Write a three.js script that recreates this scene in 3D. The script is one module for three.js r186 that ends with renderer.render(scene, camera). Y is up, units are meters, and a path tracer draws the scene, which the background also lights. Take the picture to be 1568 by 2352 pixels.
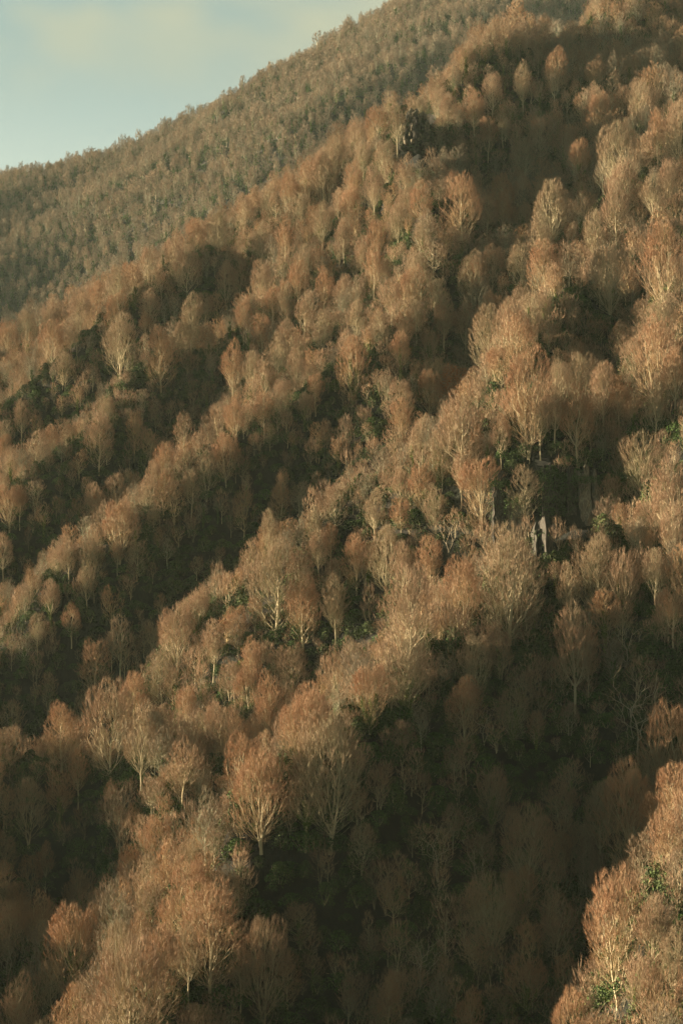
import * as THREE from 'three';
import { mergeGeometries } from 'three/addons/utils/BufferGeometryUtils.js';

// ------------------------------------------------------------------ camera, sky, sun, exposure
const scene = new THREE.Scene();
const FOV = 30, TAN = Math.tan(FOV / 2 * Math.PI / 180), CAM = new THREE.Vector3(0, 200, 0);
const camera = new THREE.PerspectiveCamera(FOV, 682 / 1024, 1, 6000);
camera.position.copy(CAM);
camera.lookAt(0, CAM.y, -100);
const renderer = new THREE.WebGLRenderer({ antialias: true });
renderer.toneMapping = THREE.LinearToneMapping;
renderer.toneMappingExposure = 4.7;
renderer.shadowMap.enabled = true;

const SUN = new THREE.Vector3(-0.92, 0.084, -0.24).normalize();
const sun = new THREE.DirectionalLight(new THREE.Color().setRGB(1.0, 0.79, 0.55), 5);
sun.position.copy(SUN).multiplyScalar(2500).add(new THREE.Vector3(0, 200, -800));
sun.target.position.set(0, 200, -800);
sun.castShadow = true;
Object.assign(sun.shadow.camera, { left: -1000, right: 1000, top: 1000, bottom: -1000, near: 10, far: 5000 });
sun.shadow.mapSize.set(4096, 4096);
scene.add(sun, sun.target);
scene.fog = new THREE.FogExp2(new THREE.Color().setRGB(0.76, 0.95, 0.82), 0.000025);

// ------------------------------------------------------------------ random numbers and noise
function mulberry(a) { return () => { a = (a + 0x6d2b79f5) | 0; let t = Math.imul(a ^ (a >>> 15), 1 | a); t = (t + Math.imul(t ^ (t >>> 7), 61 | t)) ^ t; return ((t ^ (t >>> 14)) >>> 0) / 4294967296; }; }
const hash = (i, j, k = 0) => { let h = Math.imul(i, 374761393) ^ Math.imul(j, 668265263) ^ Math.imul(k, 2147483629); h = Math.imul(h ^ (h >>> 13), 1274126177); return ((h ^ (h >>> 16)) >>> 0) / 4294967296; };
const fade = (t) => t * t * (3 - 2 * t), lerp = THREE.MathUtils.lerp, clamp = THREE.MathUtils.clamp, smooth = THREE.MathUtils.smoothstep;
function noise2(x, y, s = 0) {
  const i = Math.floor(x), j = Math.floor(y), u = fade(x - i), v = fade(y - j);
  return lerp(lerp(hash(i, j, s), hash(i + 1, j, s), u), lerp(hash(i, j + 1, s), hash(i + 1, j + 1, s), u), v) * 2 - 1;
}
function fbm(x, y, s = 0, n = 4) { let a = 0.5, r = 0; for (let k = 0; k < n; k++) { r += a * noise2(x, y, s + k); x = x * 2.03 + 17.1; y = y * 2.03 - 5.3; a *= 0.5; } return r; }
function noise3(x, y, z, s = 0) { const k = Math.floor(z), w = fade(z - k); return lerp(noise2(x, y, s + k * 13), noise2(x, y, s + (k + 1) * 13), w); }

// ------------------------------------------------------------------ sky
{
  const W = 1024, H = 512, data = new Float32Array(W * H * 4);
  const low = [0.64, 0.735, 0.62], mid = [0.33, 0.465, 0.445], high = [0.052, 0.098, 0.092], cloud = [0.47, 0.46, 0.31], LEVEL = 0.265;
  const glowAz = Math.atan2(SUN.z, SUN.x);
  for (let r = 0; r < H; r++) {
    const el = ((r + 0.5) / H - 0.5) * Math.PI;
    for (let c = 0; c < W; c++) {
      const az = ((c + 0.5) / W - 0.5) * 2 * Math.PI, e = Math.max(0, el);
      const a = smooth(e, 0.13, 0.255), b = smooth(e, 0.27, 0.62), glow = 0.5 + 0.5 * Math.cos(az - glowAz);
      const x = Math.cos(az) * Math.cos(el), z = Math.sin(az) * Math.cos(el), y = Math.sin(el);
      let n = 0; for (let k = 0, q = 0.5, f = 1; k < 4; k++, q *= 0.5, f *= 2.1) n += q * noise3(x * 9 * f + 4.3, y * 22 * f + 1.7, z * 9 * f - 2.1, 5 + k);
      const cl = smooth(n, 0.02, 0.36) * smooth(e, 0.19, 0.27) * 0.9;
      for (let i = 0; i < 3; i++) {
        let v = lerp(lerp(low[i], mid[i], a), high[i], b) * (0.5 + 0.62 * glow * glow);
        v = lerp(v, cloud[i] * lerp(1, 0.6, b), cl) * LEVEL;
        data[(r * W + c) * 4 + i] = el < 0 ? [0.05, 0.046, 0.032][i] : v;
      }
      data[(r * W + c) * 4 + 3] = 1;
    }
  }
  const sky = new THREE.DataTexture(data, W, H, THREE.RGBAFormat, THREE.FloatType);
  sky.mapping = THREE.EquirectangularReflectionMapping;
  sky.magFilter = THREE.LinearFilter;
  sky.needsUpdate = true;
  scene.background = sky;
  scene.environment = sky;
}

// ------------------------------------------------------------------ terrain
// The slope was surveyed on a 1568 x 2352 grid over the photograph: (column, row, metres ahead) -> a point of the wood's canopy.
const spot = (u, v, d) => new THREE.Vector3((u - 784) / 1176 * TAN * d, CAM.y + (1176 - v) / 1176 * TAN * d, -d);
const CANOPY = 13;
const base = [];
const survey = (rows) => { for (const [u, v, d] of rows) { const p = spot(u, v, d); base.push([p.x, p.z, p.y - CANOPY]); } };
survey([[80, 2352, 380], [80, 2000, 450], [80, 1600, 590], [80, 1160, 690], [80, 900, 790], [20, 735, 905]]);                     // left
survey([[430, 2352, 330], [430, 1950, 400], [430, 1500, 530], [430, 1150, 640], [430, 850, 720], [430, 530, 880]]);
survey([[784, 2352, 290], [784, 1800, 370], [784, 1400, 490], [784, 1150, 570], [784, 880, 650], [784, 600, 730], [775, 330, 830]]);
survey([[1150, 2352, 280], [1150, 1850, 340], [1150, 1350, 440], [1150, 1000, 520], [1150, 700, 580], [1150, 420, 660], [1080, 195, 900]]);
survey([[1500, 2352, 265], [1500, 1850, 315], [1500, 1350, 410], [1500, 950, 485], [1500, 620, 545], [1500, 340, 620], [1480, 60, 1020]]);
survey([[1900, 2352, 265], [1900, 1500, 380], [1900, 700, 560], [1900, 100, 900]]);                                             // beyond the frame
survey([[-400, 2352, 430], [-400, 1700, 640], [-400, 1200, 800], [-400, 950, 980]]);
survey([[40, 702, 1720], [40, 552, 1880], [40, 400, 2200], [430, 482, 1700], [420, 262, 2150], [760, 302, 1680], [700, 122, 2100],
  [1100, 152, 1760], [895, 16, 2120], [1450, -8, 1900], [1200, -138, 2180], [1900, -138, 2050], [-500, 512, 2300], [-500, 712, 1750]]);   // the mountain behind
for (const [x, z, y] of [[-300, -1180, 200], [-100, -1150, 250], [60, -1120, 300], [200, -1200, 350], [-520, -1250, 170],                // the valley between
  [-330, -1450, 200], [-100, -1420, 260], [150, -1450, 350],
  [0, -60, 70], [-250, -150, 40], [250, -150, 60], [-600, -350, 60], [-700, -900, 150], [-900, -100, 80], [-1000, -1700, 260],
  [-200, -2600, 560], [400, -2600, 760], [0, 250, 60], [600, -100, 120]]) base.push([x, z, y]);

const SC = 1 / 300, tpsU = (r2) => (r2 > 1e-12 ? 0.5 * r2 * Math.log(r2) : 0);
const tps = (() => {
  const n = base.length, N = n + 3, A = Array.from({ length: N }, () => new Float64Array(N + 1));
  for (let i = 0; i < n; i++) {
    for (let j = 0; j < n; j++) A[i][j] = tpsU(((base[i][0] - base[j][0]) ** 2 + (base[i][1] - base[j][1]) ** 2) * SC * SC) + (i === j ? 0.012 : 0);
    A[i][n] = A[n][i] = 1; A[i][n + 1] = A[n + 1][i] = base[i][0] * SC; A[i][n + 2] = A[n + 2][i] = base[i][1] * SC; A[i][N] = base[i][2];
  }
  for (let c = 0; c < N; c++) {
    let p = c; for (let r = c + 1; r < N; r++) if (Math.abs(A[r][c]) > Math.abs(A[p][c])) p = r;
    [A[c], A[p]] = [A[p], A[c]];
    for (let r = 0; r < N; r++) if (r !== c) { const f = A[r][c] / A[c][c]; if (f) for (let k = c; k <= N; k++) A[r][k] -= f * A[c][k]; }
  }
  const w = A.map((row, i) => row[N] / row[i]);
  return (x, z) => { let y = w[n] + w[n + 1] * x * SC + w[n + 2] * z * SC; for (let i = 0; i < n; i++) y += w[i] * tpsU(((x - base[i][0]) ** 2 + (z - base[i][1]) ** 2) * SC * SC); return y; };
})();
function meet(u, v, f) {            // where the line of sight through (u, v) meets a height field
  for (let d = 180; d < 2600; d += 2) { const p = spot(u, v, d); if (p.y <= f(p.x, p.z)) return p; }
  return spot(u, v, 1500);
}
// spurs (positive) and gullies (negative): [height, half width, points along the crest]
const canopyBase = (x, z) => tps(x, z) + CANOPY;
const spurs = [
  [-5, 24, [[20, 760], [200, 660], [380, 575], [520, 500], [680, 420], [775, 345]]],
  [7, 13, [[480, 580], [400, 620], [300, 730], [150, 840], [20, 930]]],
  [-10, 16, [[720, 420], [620, 500], [540, 600], [470, 680], [330, 780], [200, 870], [40, 960]]],
  [7, 12, [[410, 760], [330, 850], [255, 920], [220, 1000], [100, 1090], [10, 1160]]],
  [-8, 13, [[460, 830], [420, 940], [330, 1010], [200, 1110], [60, 1210]]],
  [8, 14, [[900, 330], [985, 470], [1000, 590], [930, 720], [860, 800], [770, 880], [690, 960], [600, 1020], [520, 1080], [440, 1110], [360, 1200], [300, 1290], [220, 1340], [120, 1420]]],
  [-13, 16, [[1050, 520], [1060, 640], [970, 800], [860, 930], [740, 1040], [620, 1130], [470, 1260], [350, 1380], [200, 1500], [20, 1600]]],
  [9, 14, [[1310, 540], [1265, 650], [1240, 740], [1300, 840], [1340, 940], [1280, 1030], [1140, 1070], [1010, 1120], [900, 1170], [770, 1210], [715, 1290], [560, 1380], [430, 1440], [330, 1520]]],
  [-9, 15, [[1390, 600], [1330, 700], [1330, 790], [1400, 920], [1400, 1050], [1250, 1120], [1100, 1210], [960, 1300], [800, 1390], [640, 1460], [480, 1540], [260, 1600], [60, 1720]]],
  [8, 14, [[1600, 520], [1560, 700], [1545, 860], [1560, 980]]],
  [5, 14, [[1300, 1250], [1180, 1330], [1080, 1440], [1000, 1480], [960, 1540], [830, 1680], [830, 1760], [740, 1830], [620, 1900]]],
  [-6, 15, [[1330, 1400], [1180, 1580], [1020, 1700], [920, 1820], [820, 1960], [740, 2100]]],
  [6, 12, [[560, 1480], [420, 1530], [400, 1620], [330, 1700], [220, 1760], [140, 1800]]],
  [-8, 13, [[560, 1640], [500, 1780], [380, 1850], [250, 1880], [60, 1920]]],
  [4, 15, [[560, 1960], [550, 2080], [430, 2200], [300, 2330]]],
  [-9, 14, [[700, 1960], [650, 2080], [620, 2250]]],
  [5, 18, [[960, 270], [965, 340], [1000, 420]]],
  [12, 25, [[1120, 178], [1280, 115], [1450, 60], [1590, 20]]],
  [-13, 48, [[1200, 230], [1340, 320], [1480, 420], [1600, 470]]],
  [-11, 20, [[1400, 1560], [1300, 1760], [1220, 1960], [1180, 2200], [1170, 2352]]],
  [5, 17, [[1610, 1620], [1545, 1740], [1490, 1880], [1500, 2100], [1540, 2300]]],
  [-9, 22, [[1080, 1900], [1000, 2100], [960, 2330]]],
  [-11, 24, [[270, 1490], [140, 1600], [20, 1720]]],
  [11, 20, [[-70, 1640], [-90, 1860], [-90, 2120]]],  // unseen hump left of the frame, added to shade the left strip
  [-8, 16, [[120, 1880], [60, 2060], [60, 2250]]],
].map(([h, w, pts]) => ({ h, w, pts: pts.map(([u, v]) => meet(u, v, canopyBase)) }));
const REL = 2.35;
function relief(x, z) {
  let y = 0;
  for (const s of spurs) {
    let best = 1e9;
    for (let i = 0; i + 1 < s.pts.length; i++) {
      const a = s.pts[i], b = s.pts[i + 1], dx = b.x - a.x, dz = b.z - a.z, t = clamp(((x - a.x) * dx + (z - a.z) * dz) / (dx * dx + dz * dz), 0, 1);
      best = Math.min(best, (x - a.x - t * dx) ** 2 + (z - a.z - t * dz) ** 2);
    }
    if (best < s.w * s.w * 9) y += REL * s.h * Math.exp(-best / (s.w * s.w));
  }
  return y;
}
// height field sampled once on a 5 m grid
const GX0 = -700, GX1 = 520, GZ0 = -2500, GZ1 = 200, GS = 5, NX = (GX1 - GX0) / GS + 1, NZ = (GZ1 - GZ0) / GS + 1;
const grid = new Float32Array(NX * NZ);
for (let j = 0; j < NZ; j++) for (let i = 0; i < NX; i++) {
  const x = GX0 + i * GS, z = GZ0 + j * GS, far = smooth(-z, 1150, 1500);
  grid[j * NX + i] = tps(x, z) + relief(x, z) + fbm(x / 60, z / 60, 40, 3) * lerp(6, 16, far) + (1 - far) * 5.5 * noise2(x / 55, z / 12 + x / 70, 44) + fbm(x / 190 + z / 300, z / 420, 50, 2) * 26 * far;
}
{ let a = 1e9, b = -1e9; for (const y of grid) { a = Math.min(a, y); b = Math.max(b, y); } console.log('heights', a, b); }
function ground(x, z) {
  const a = clamp((x - GX0) / GS, 0, NX - 1.001), b = clamp((z - GZ0) / GS, 0, NZ - 1.001), i = Math.floor(a), j = Math.floor(b), u = a - i, v = b - j, o = j * NX + i;
  return lerp(lerp(grid[o], grid[o + 1], u), lerp(grid[o + NX], grid[o + NX + 1], u), v);
}
const mat = (r, g, b, extra = {}) => new THREE.MeshStandardMaterial({ color: new THREE.Color().setRGB(r, g, b), roughness: 0.95, ...extra });
function tag(o, label, category, group, kind) {
  if (label) o.userData.label = label;
  if (category) o.userData.category = category;
  if (group) o.userData.group = group;
  if (kind) o.userData.kind = kind;
  return o;
}
const names = new Map();
function numbered(n) { const k = names.get(n) || 0; names.set(n, k + 1); return k ? n + '_' + String(k).padStart(3, '0') : n; }
{
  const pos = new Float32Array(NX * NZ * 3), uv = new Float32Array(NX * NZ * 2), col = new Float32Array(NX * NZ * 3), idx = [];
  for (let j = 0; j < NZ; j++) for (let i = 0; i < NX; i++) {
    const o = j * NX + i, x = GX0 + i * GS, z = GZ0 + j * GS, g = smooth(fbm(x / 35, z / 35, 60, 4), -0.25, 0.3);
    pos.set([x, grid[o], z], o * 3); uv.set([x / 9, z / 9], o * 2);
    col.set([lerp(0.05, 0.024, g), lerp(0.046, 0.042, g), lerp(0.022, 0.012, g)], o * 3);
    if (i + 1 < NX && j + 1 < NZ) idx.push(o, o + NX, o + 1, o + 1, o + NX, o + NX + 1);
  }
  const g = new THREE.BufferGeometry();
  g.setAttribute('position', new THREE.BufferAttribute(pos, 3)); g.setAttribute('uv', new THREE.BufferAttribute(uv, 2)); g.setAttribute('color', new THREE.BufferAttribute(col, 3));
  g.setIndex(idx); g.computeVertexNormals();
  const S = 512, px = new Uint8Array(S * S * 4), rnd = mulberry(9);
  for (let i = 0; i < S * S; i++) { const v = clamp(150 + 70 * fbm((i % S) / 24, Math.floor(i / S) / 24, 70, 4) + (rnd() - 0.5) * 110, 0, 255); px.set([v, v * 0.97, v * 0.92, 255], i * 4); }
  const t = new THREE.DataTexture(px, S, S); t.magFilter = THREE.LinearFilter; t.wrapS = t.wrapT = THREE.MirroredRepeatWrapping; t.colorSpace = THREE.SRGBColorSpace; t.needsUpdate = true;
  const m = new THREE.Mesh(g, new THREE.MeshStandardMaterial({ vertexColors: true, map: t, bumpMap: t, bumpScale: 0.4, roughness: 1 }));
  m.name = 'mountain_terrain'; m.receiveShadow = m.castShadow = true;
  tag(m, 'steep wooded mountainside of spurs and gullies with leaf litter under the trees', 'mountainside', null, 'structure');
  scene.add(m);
}

// ------------------------------------------------------------------ trees: skeletons
const V = (x, y, z) => new THREE.Vector3(x, y, z);
// A skeleton reaches points spread through the crown: each is joined to the node that keeps both the new piece and the way to the root short.
function skeleton({ seed, H, W, foot, n, bf = 0.55, shape, lean = 0, wander = 0.25, stems = 1, shell = 0.35, sag = 0, puffs = 0 }) {
  const rnd = mulberry(seed), X = [], Y = [], Z = [], P = [], L = [], limb = [];
  const add = (x, y, z, p, lb) => { X.push(x); Y.push(y); Z.push(z); P.push(p); L.push(p < 0 ? 0 : L[p] + Math.hypot(x - X[p], y - Y[p], z - Z[p])); limb.push(lb); return X.length - 1; };
  add(0, -0.6, 0, -1, -1);
  for (let s = 0; s < stems; s++) {                                  // the stems
    let a = rnd() * 6.28, p = 0, tx = stems > 1 ? Math.cos(s / stems * 6.28 + a * 0.3) * W * 0.17 : (rnd() - 0.5) * W * 0.1, tz = stems > 1 ? Math.sin(s / stems * 6.28 + a * 0.3) * W * 0.17 : (rnd() - 0.5) * W * 0.1;
    const top = H * (stems > 1 ? 0.55 + 0.15 * rnd() : 0.62), steps = Math.round(top / 0.9);
    for (let i = 1; i <= steps; i++) {
      const t = i / steps, y = top * t;
      p = add(tx * t ** 0.9 + Math.sin(t * 5 + a) * wander * t * 1.4 + lean * y * t, y, tz * t ** 0.9 + Math.cos(t * 4 + a) * wander * t * 1.4, p, -1);
    }
  }
  const firstFree = X.length, pts = [], lobes = [];
  const rim = (t, a, k) => { const r = shape(t) * W / 2 * k; return [r * Math.cos(a) + lean * (foot + (1 - foot) * t) * H, (foot + (1 - foot) * t) * H - sag * r, r * Math.sin(a)]; };
  while (lobes.length < (puffs || 13)) {                              // the crown is a heap of tufts, largest above
    const t = 0.12 + 0.8 * rnd(), a = rnd() * 6.283;
    if (rnd() > 0.2 + 0.8 * shape(t)) continue;
    const c = rim(t, a, 0.68 * Math.sqrt(0.25 + 0.75 * rnd()));
    if (lobes.every((l) => Math.hypot(l[0] - c[0], l[1] - c[1], l[2] - c[2]) > W * 0.17)) lobes.push([...c, W * (0.15 + 0.09 * rnd())]);
    else if (rnd() < 0.02) break;
  }
  while (pts.length < n) {
    if (rnd() < 0.3) {                                                // loose twigs of the whole dome
      const t = rnd(), a = rnd() * 6.283;
      if (rnd() < 0.25 + 0.75 * shape(t)) pts.push(rim(t, a, Math.pow(rnd(), shell) * (1 + 0.12 * Math.sin(a * 3 + seed))));
      continue;
    }
    const l = lobes[Math.floor(rnd() * lobes.length)], a = rnd() * 6.283, e = rnd() * 1.75 - 0.75, q = Math.sqrt(Math.max(0, 1 - e * e)) * Math.pow(rnd(), 0.25), up = Math.abs(e) > 1 ? 1 : e;
    pts.push([l[0] + Math.cos(a) * q * l[3], l[1] + up * l[3] * 1.45, l[2] + Math.sin(a) * q * l[3]]);
  }
  const best = new Float64Array(n).fill(1e9), from = new Int32Array(n), done = new Uint8Array(n);
  const relax = (k) => {
    for (let i = 0; i < n; i++) if (!done[i]) {
      const dx = pts[i][0] - X[k], dy = pts[i][1] - Y[k], dz = pts[i][2] - Z[k], d = Math.sqrt(dx * dx + dy * dy + dz * dz);
      const low = Y[k] < foot * H * 0.75 ? 6 : 0, cost = d * (1 + 0.5 * Math.max(0, 0.35 - dy / (d + 1e-6))) + bf * L[k] + low;
      if (cost < best[i]) { best[i] = cost; from[i] = k; }
    }
  };
  for (let k = 0; k < firstFree; k++) relax(k);
  let limbs = 0;
  for (let m = 0; m < n; m++) {
    let b = -1; for (let i = 0; i < n; i++) if (!done[i] && (b < 0 || best[i] < best[b])) b = i;
    done[b] = 1; const p = from[b];
    relax(add(pts[b][0], pts[b][1], pts[b][2], p, limb[p] < 0 ? limbs++ : limb[p]));
  }
  // radii by the pipe rule, then a slight easing of every bend
  const N = X.length, area = new Float64Array(N), kids = new Int32Array(N);
  for (let i = N - 1; i > 0; i--) { if (!kids[i]) area[i] = 1; area[P[i]] += area[i]; kids[P[i]]++; }
  const order = [...Array(N).keys()];
  for (let it = 0; it < 2; it++) for (const i of order) if (i >= firstFree && P[i] > 0 && kids[i]) {
    const p = P[i]; let sx = 0, sy = 0, sz = 0; for (const q of [p]) { sx += X[q]; sy += Y[q]; sz += Z[q]; }
    X[i] = lerp(X[i], sx, 0.12); Y[i] = lerp(Y[i], sy, 0.12); Z[i] = lerp(Z[i], sz, 0.12);
  }
  return { X, Y, Z, P, N, area, kids, limb, limbs, firstFree, H, W, rnd, fork: H * foot * 0.9 };
}
// mesh maker: positions and, where wanted, colours
class Maker {
  constructor(colored) { this.p = []; this.c = colored ? [] : null; }
  tri(a, b, c, col) { this.p.push(a.x, a.y, a.z, b.x, b.y, b.z, c.x, c.y, c.z); if (this.c) for (let k = 0; k < 3; k++) this.c.push(col[0], col[1], col[2]); }
  tube(a, b, ra, rb, n, col) {
    const d = b.clone().sub(a).normalize(), s = Math.abs(d.y) < 0.9 ? V(0, 1, 0).cross(d).normalize() : V(1, 0, 0).cross(d).normalize(), t = d.clone().cross(s), A = [], B = [];
    for (let k = 0; k < n; k++) { const q = k / n * 6.2832, c = Math.cos(q), e = Math.sin(q), o = s.clone().multiplyScalar(c).addScaledVector(t, e); A.push(a.clone().addScaledVector(o, ra)); B.push(b.clone().addScaledVector(o, rb)); }
    for (let k = 0; k < n; k++) { const m = (k + 1) % n; this.tri(A[k], A[m], B[k], col); this.tri(A[m], B[m], B[k], col); }
  }
  sliver(a, b, w, rnd, col) {
    const d = b.clone().sub(a).normalize(), s = V(rnd() - 0.5, rnd() - 0.5, rnd() - 0.5).cross(d).normalize().multiplyScalar(w / 2);
    this.tri(a.clone().add(s), a.clone().sub(s), b, col);
  }
  leaf(c, size, rnd, col) {
    const d = V(rnd() - 0.5, rnd() - 0.5, rnd() - 0.5).normalize(), s = V(rnd() - 0.5, rnd() - 0.5, rnd() - 0.5).cross(d).normalize();
    const a = c.clone().addScaledVector(d, size), b = c.clone().addScaledVector(s, size * 0.62), e = c.clone().addScaledVector(s, -size * 0.62), f = c.clone().addScaledVector(d, -size * 0.7);
    this.tri(f, b, a, col); this.tri(f, a, e, col);
  }
  get size() { return this.p.length / 9; }
  build() {
    const g = new THREE.BufferGeometry();
    g.setAttribute('position', new THREE.Float32BufferAttribute(this.p, 3));
    if (this.c) g.setAttribute('color', new THREE.Float32BufferAttribute(this.c, 3));
    g.computeVertexNormals();
    return g;
  }
}
const dome = (t) => (t < 0.5 ? lerp(0.3, 1, Math.sin(t / 0.5 * 1.5708)) : Math.sqrt(Math.max(0, 1 - ((t - 0.5) / 0.5) ** 2.1)));
const egg = (t) => (t < 0.5 ? lerp(0.24, 1, Math.sin(t / 0.5 * 1.5708)) : Math.pow(Math.max(0, 1 - ((t - 0.5) / 0.5) ** 1.9), 0.6));
const vase = (t) => (t < 0.66 ? lerp(0.22, 1, t / 0.66) : Math.sqrt(Math.max(0, 1 - ((t - 0.66) / 0.34) ** 2.2)));
const cone = (t) => (t < 0.2 ? lerp(0.5, 1, t / 0.2) : Math.pow(1 - (t - 0.2) / 0.8, 0.75));

const BARK = [0.38, 0.33, 0.205], TWIG = [0.290, 0.197, 0.120], IVY = [0.082, 0.128, 0.02];
// fine: how much of each kind of wood; all lengths in metres
function wood(sk, { tip, twigs, twigLen, twigW, minTube, sides, colored }) {
  const { X, Y, Z, P, N, area, kids, limb, rnd, firstFree } = sk, at = (i) => V(X[i], Y[i], Z[i]);
  const trunk = new Maker(colored), crown = colored ? trunk : new Maker(true), limbMakers = [];
  const r = (i) => tip * Math.pow(area[i], 0.46);
  const bigLimb = new Map();
  for (let i = firstFree; i < N; i++) if (limb[P[i]] < 0) bigLimb.set(limb[i], area[i]);
  const major = [...bigLimb].sort((a, b) => b[1] - a[1]).slice(0, 6).map((e) => e[0]);
  for (let i = 1; i < N; i++) {
    const p = P[i], ra = Math.min(r(p), r(i) * 1.25), rb = r(i), l = limb[i];
    const target = colored || l < 0 ? trunk : major.includes(l) ? (limbMakers[major.indexOf(l)] ??= new Maker(false)) : trunk;
    const shade = 0.75 + 0.5 * rnd();
    if (rb > minTube || i < firstFree) target.tube(at(p), at(i), i < firstFree && p === 0 ? ra * 1.5 : ra, rb, rb > 0.09 ? sides : 3, BARK.map((c) => c * shade));
    else {
      const f = Math.pow(clamp(rb / minTube, 0, 1), 1.2);
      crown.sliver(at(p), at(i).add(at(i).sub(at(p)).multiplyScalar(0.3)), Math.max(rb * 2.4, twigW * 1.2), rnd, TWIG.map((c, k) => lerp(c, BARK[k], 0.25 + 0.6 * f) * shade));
    }
    if (i >= firstFree && rb < minTube * 1.3) {
      const d = at(i).sub(at(p)).normalize(), m = (kids[i] ? twigs * 0.4 : twigs) * lerp(0.3, 1, smooth(Y[i] / sk.H, 0.3, 0.75));
      for (let k = 0; k < m; k++) {
        const st = at(p).lerp(at(i), 0.3 + 0.7 * rnd()), s = st, fanOut = V(st.x, (st.y - sk.fork) * 0.8, st.z).normalize();
        const out = d.clone().multiplyScalar(0.6).addScaledVector(fanOut, 0.55).add(V((rnd() - 0.5) * 0.8, (rnd() - 0.5) * 0.6 + 0.22, (rnd() - 0.5) * 0.8)).normalize();
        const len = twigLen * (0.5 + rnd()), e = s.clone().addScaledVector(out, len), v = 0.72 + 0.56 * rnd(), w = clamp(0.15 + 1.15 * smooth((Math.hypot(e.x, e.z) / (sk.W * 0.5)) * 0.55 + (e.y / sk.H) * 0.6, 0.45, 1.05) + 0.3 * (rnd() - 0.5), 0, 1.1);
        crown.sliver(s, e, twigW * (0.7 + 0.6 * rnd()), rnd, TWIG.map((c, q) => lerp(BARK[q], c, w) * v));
      }
    }
  }
  return { trunk, crown, limbMakers: limbMakers.filter(Boolean) };
}
function ivyOn(sk, reach, leaves, size, seed) {
  const { X, Y, Z, P, firstFree, N, limb, area, H } = sk, rnd = mulberry(seed), m = new Maker(true), spots = [];
  for (let i = 1; i < N; i++) if ((i < firstFree || area[i] > 26) && Y[i] < H * reach) spots.push(i);
  for (let k = 0; k < leaves; k++) {
    const i = spots[Math.floor(rnd() * spots.length)], p = P[i], t = rnd(), y = lerp(Y[p], Y[i], t), wide = (0.35 + 0.75 * Math.pow(rnd(), 2)) * (1 - 0.45 * y / (H * reach)) * (0.8 + 0.5 * noise2(y * 0.9, seed)), a = rnd() * 6.283;
    const v = 0.6 + 0.9 * rnd();
    m.leaf(V(lerp(X[p], X[i], t) + Math.cos(a) * wide, y + (rnd() - 0.5) * 0.7, lerp(Z[p], Z[i], t) + Math.sin(a) * wide), size * (0.6 + 0.8 * rnd()), rnd, [IVY[0] * v * (0.8 + 0.5 * rnd()), IVY[1] * v, IVY[2] * v]);
  }
  return m.build();
}

const barkMat = mat(...BARK), paleBark = mat(0.36, 0.31, 0.22), ivyMat = mat(1, 1, 1, { vertexColors: true });
const twigMats = [[1, 1, 1], [1.07, 0.95, 0.86], [0.92, 1.0, 0.98]].map((c) => mat(...c, { vertexColors: true }));
const KINDS = {
  dome: { n: 4, H: 22, W: 13, foot: 0.12, pts: 1500, shape: dome, bf: 0.68 },
  slim: { n: 4, H: 23, W: 9.6, foot: 0.34, pts: 950, shape: egg, bf: 0.7 },
  fan: { n: 3, H: 19, W: 12, foot: 0.1, pts: 1150, shape: vase, bf: 0.85, stems: 3 },
  cone: { n: 1, H: 15, W: 7, foot: 0.18, pts: 700, shape: cone, bf: 0.35 },
  dead: { n: 2, H: 15, W: 14, foot: 0.25, pts: 230, shape: vase, bf: 0.35, stems: 2, bare: true },
  leafy: { n: 1, H: 15, W: 8.5, foot: 0.2, pts: 700, shape: egg, bf: 0.45, leafy: true },
};
let made = 0, triangles = 0;
const protos = {};
for (const [kind, K] of Object.entries(KINDS)) {
  protos[kind] = [];
  for (let v = 0; v < K.n; v++) {
    const sk = skeleton({ seed: 100 + made * 7, H: K.H, W: K.W, foot: K.foot, n: K.pts, shape: K.shape, bf: K.bf * (0.85 + 0.1 * v), stems: K.stems || (kind === 'dome' && v % 2 ? 2 : 1), wander: K.bare ? 1.1 : 0.3 });
    const w = wood(sk, K.bare ? { tip: 0.024, twigs: 9, twigLen: 0.9, twigW: 0.03, minTube: 0.03, sides: 6 } : { tip: 0.0165, twigs: 21, twigLen: 1.3, twigW: 0.03, minTube: 0.036, sides: 6 });
    if (K.leafy) { const rnd = mulberry(4); for (let i = sk.firstFree; i < sk.N; i++) for (let k = 0; k < 5; k++) { const s = 0.7 + 0.6 * rnd(); w.crown.leaf(V(sk.X[i] + rnd() - 0.5, sk.Y[i] + rnd() - 0.5, sk.Z[i] + rnd() - 0.5), 0.2, rnd, [0.36 * s, 0.13 * s, 0.035 * s]); } }
    const root = new THREE.Group(), put = (name, g, m) => { const o = new THREE.Mesh(g, m); o.name = name; o.castShadow = o.receiveShadow = true; root.add(o); };
    const bm = K.bare ? paleBark : barkMat;
    put('trunk', w.trunk.build(), bm);
    for (const l of w.limbMakers) put('limb', l.build(), bm);
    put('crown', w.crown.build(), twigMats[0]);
    triangles += w.trunk.size + w.crown.size + w.limbMakers.reduce((a, l) => a + l.size, 0);
    protos[kind].push({ root, H: K.H, W: K.W, ivy: [0.62, 0.82].map((reach, q) => (q === v % 2 || kind === 'dead' ? ivyOn(sk, reach, 4200, 0.17, 300 + made) : null)).find(Boolean) });
    made++;
  }
}
console.log('near trees', made, 'triangles', triangles);

// ------------------------------------------------------------------ the trees that can be picked out one by one
const TREES = [];
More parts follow.
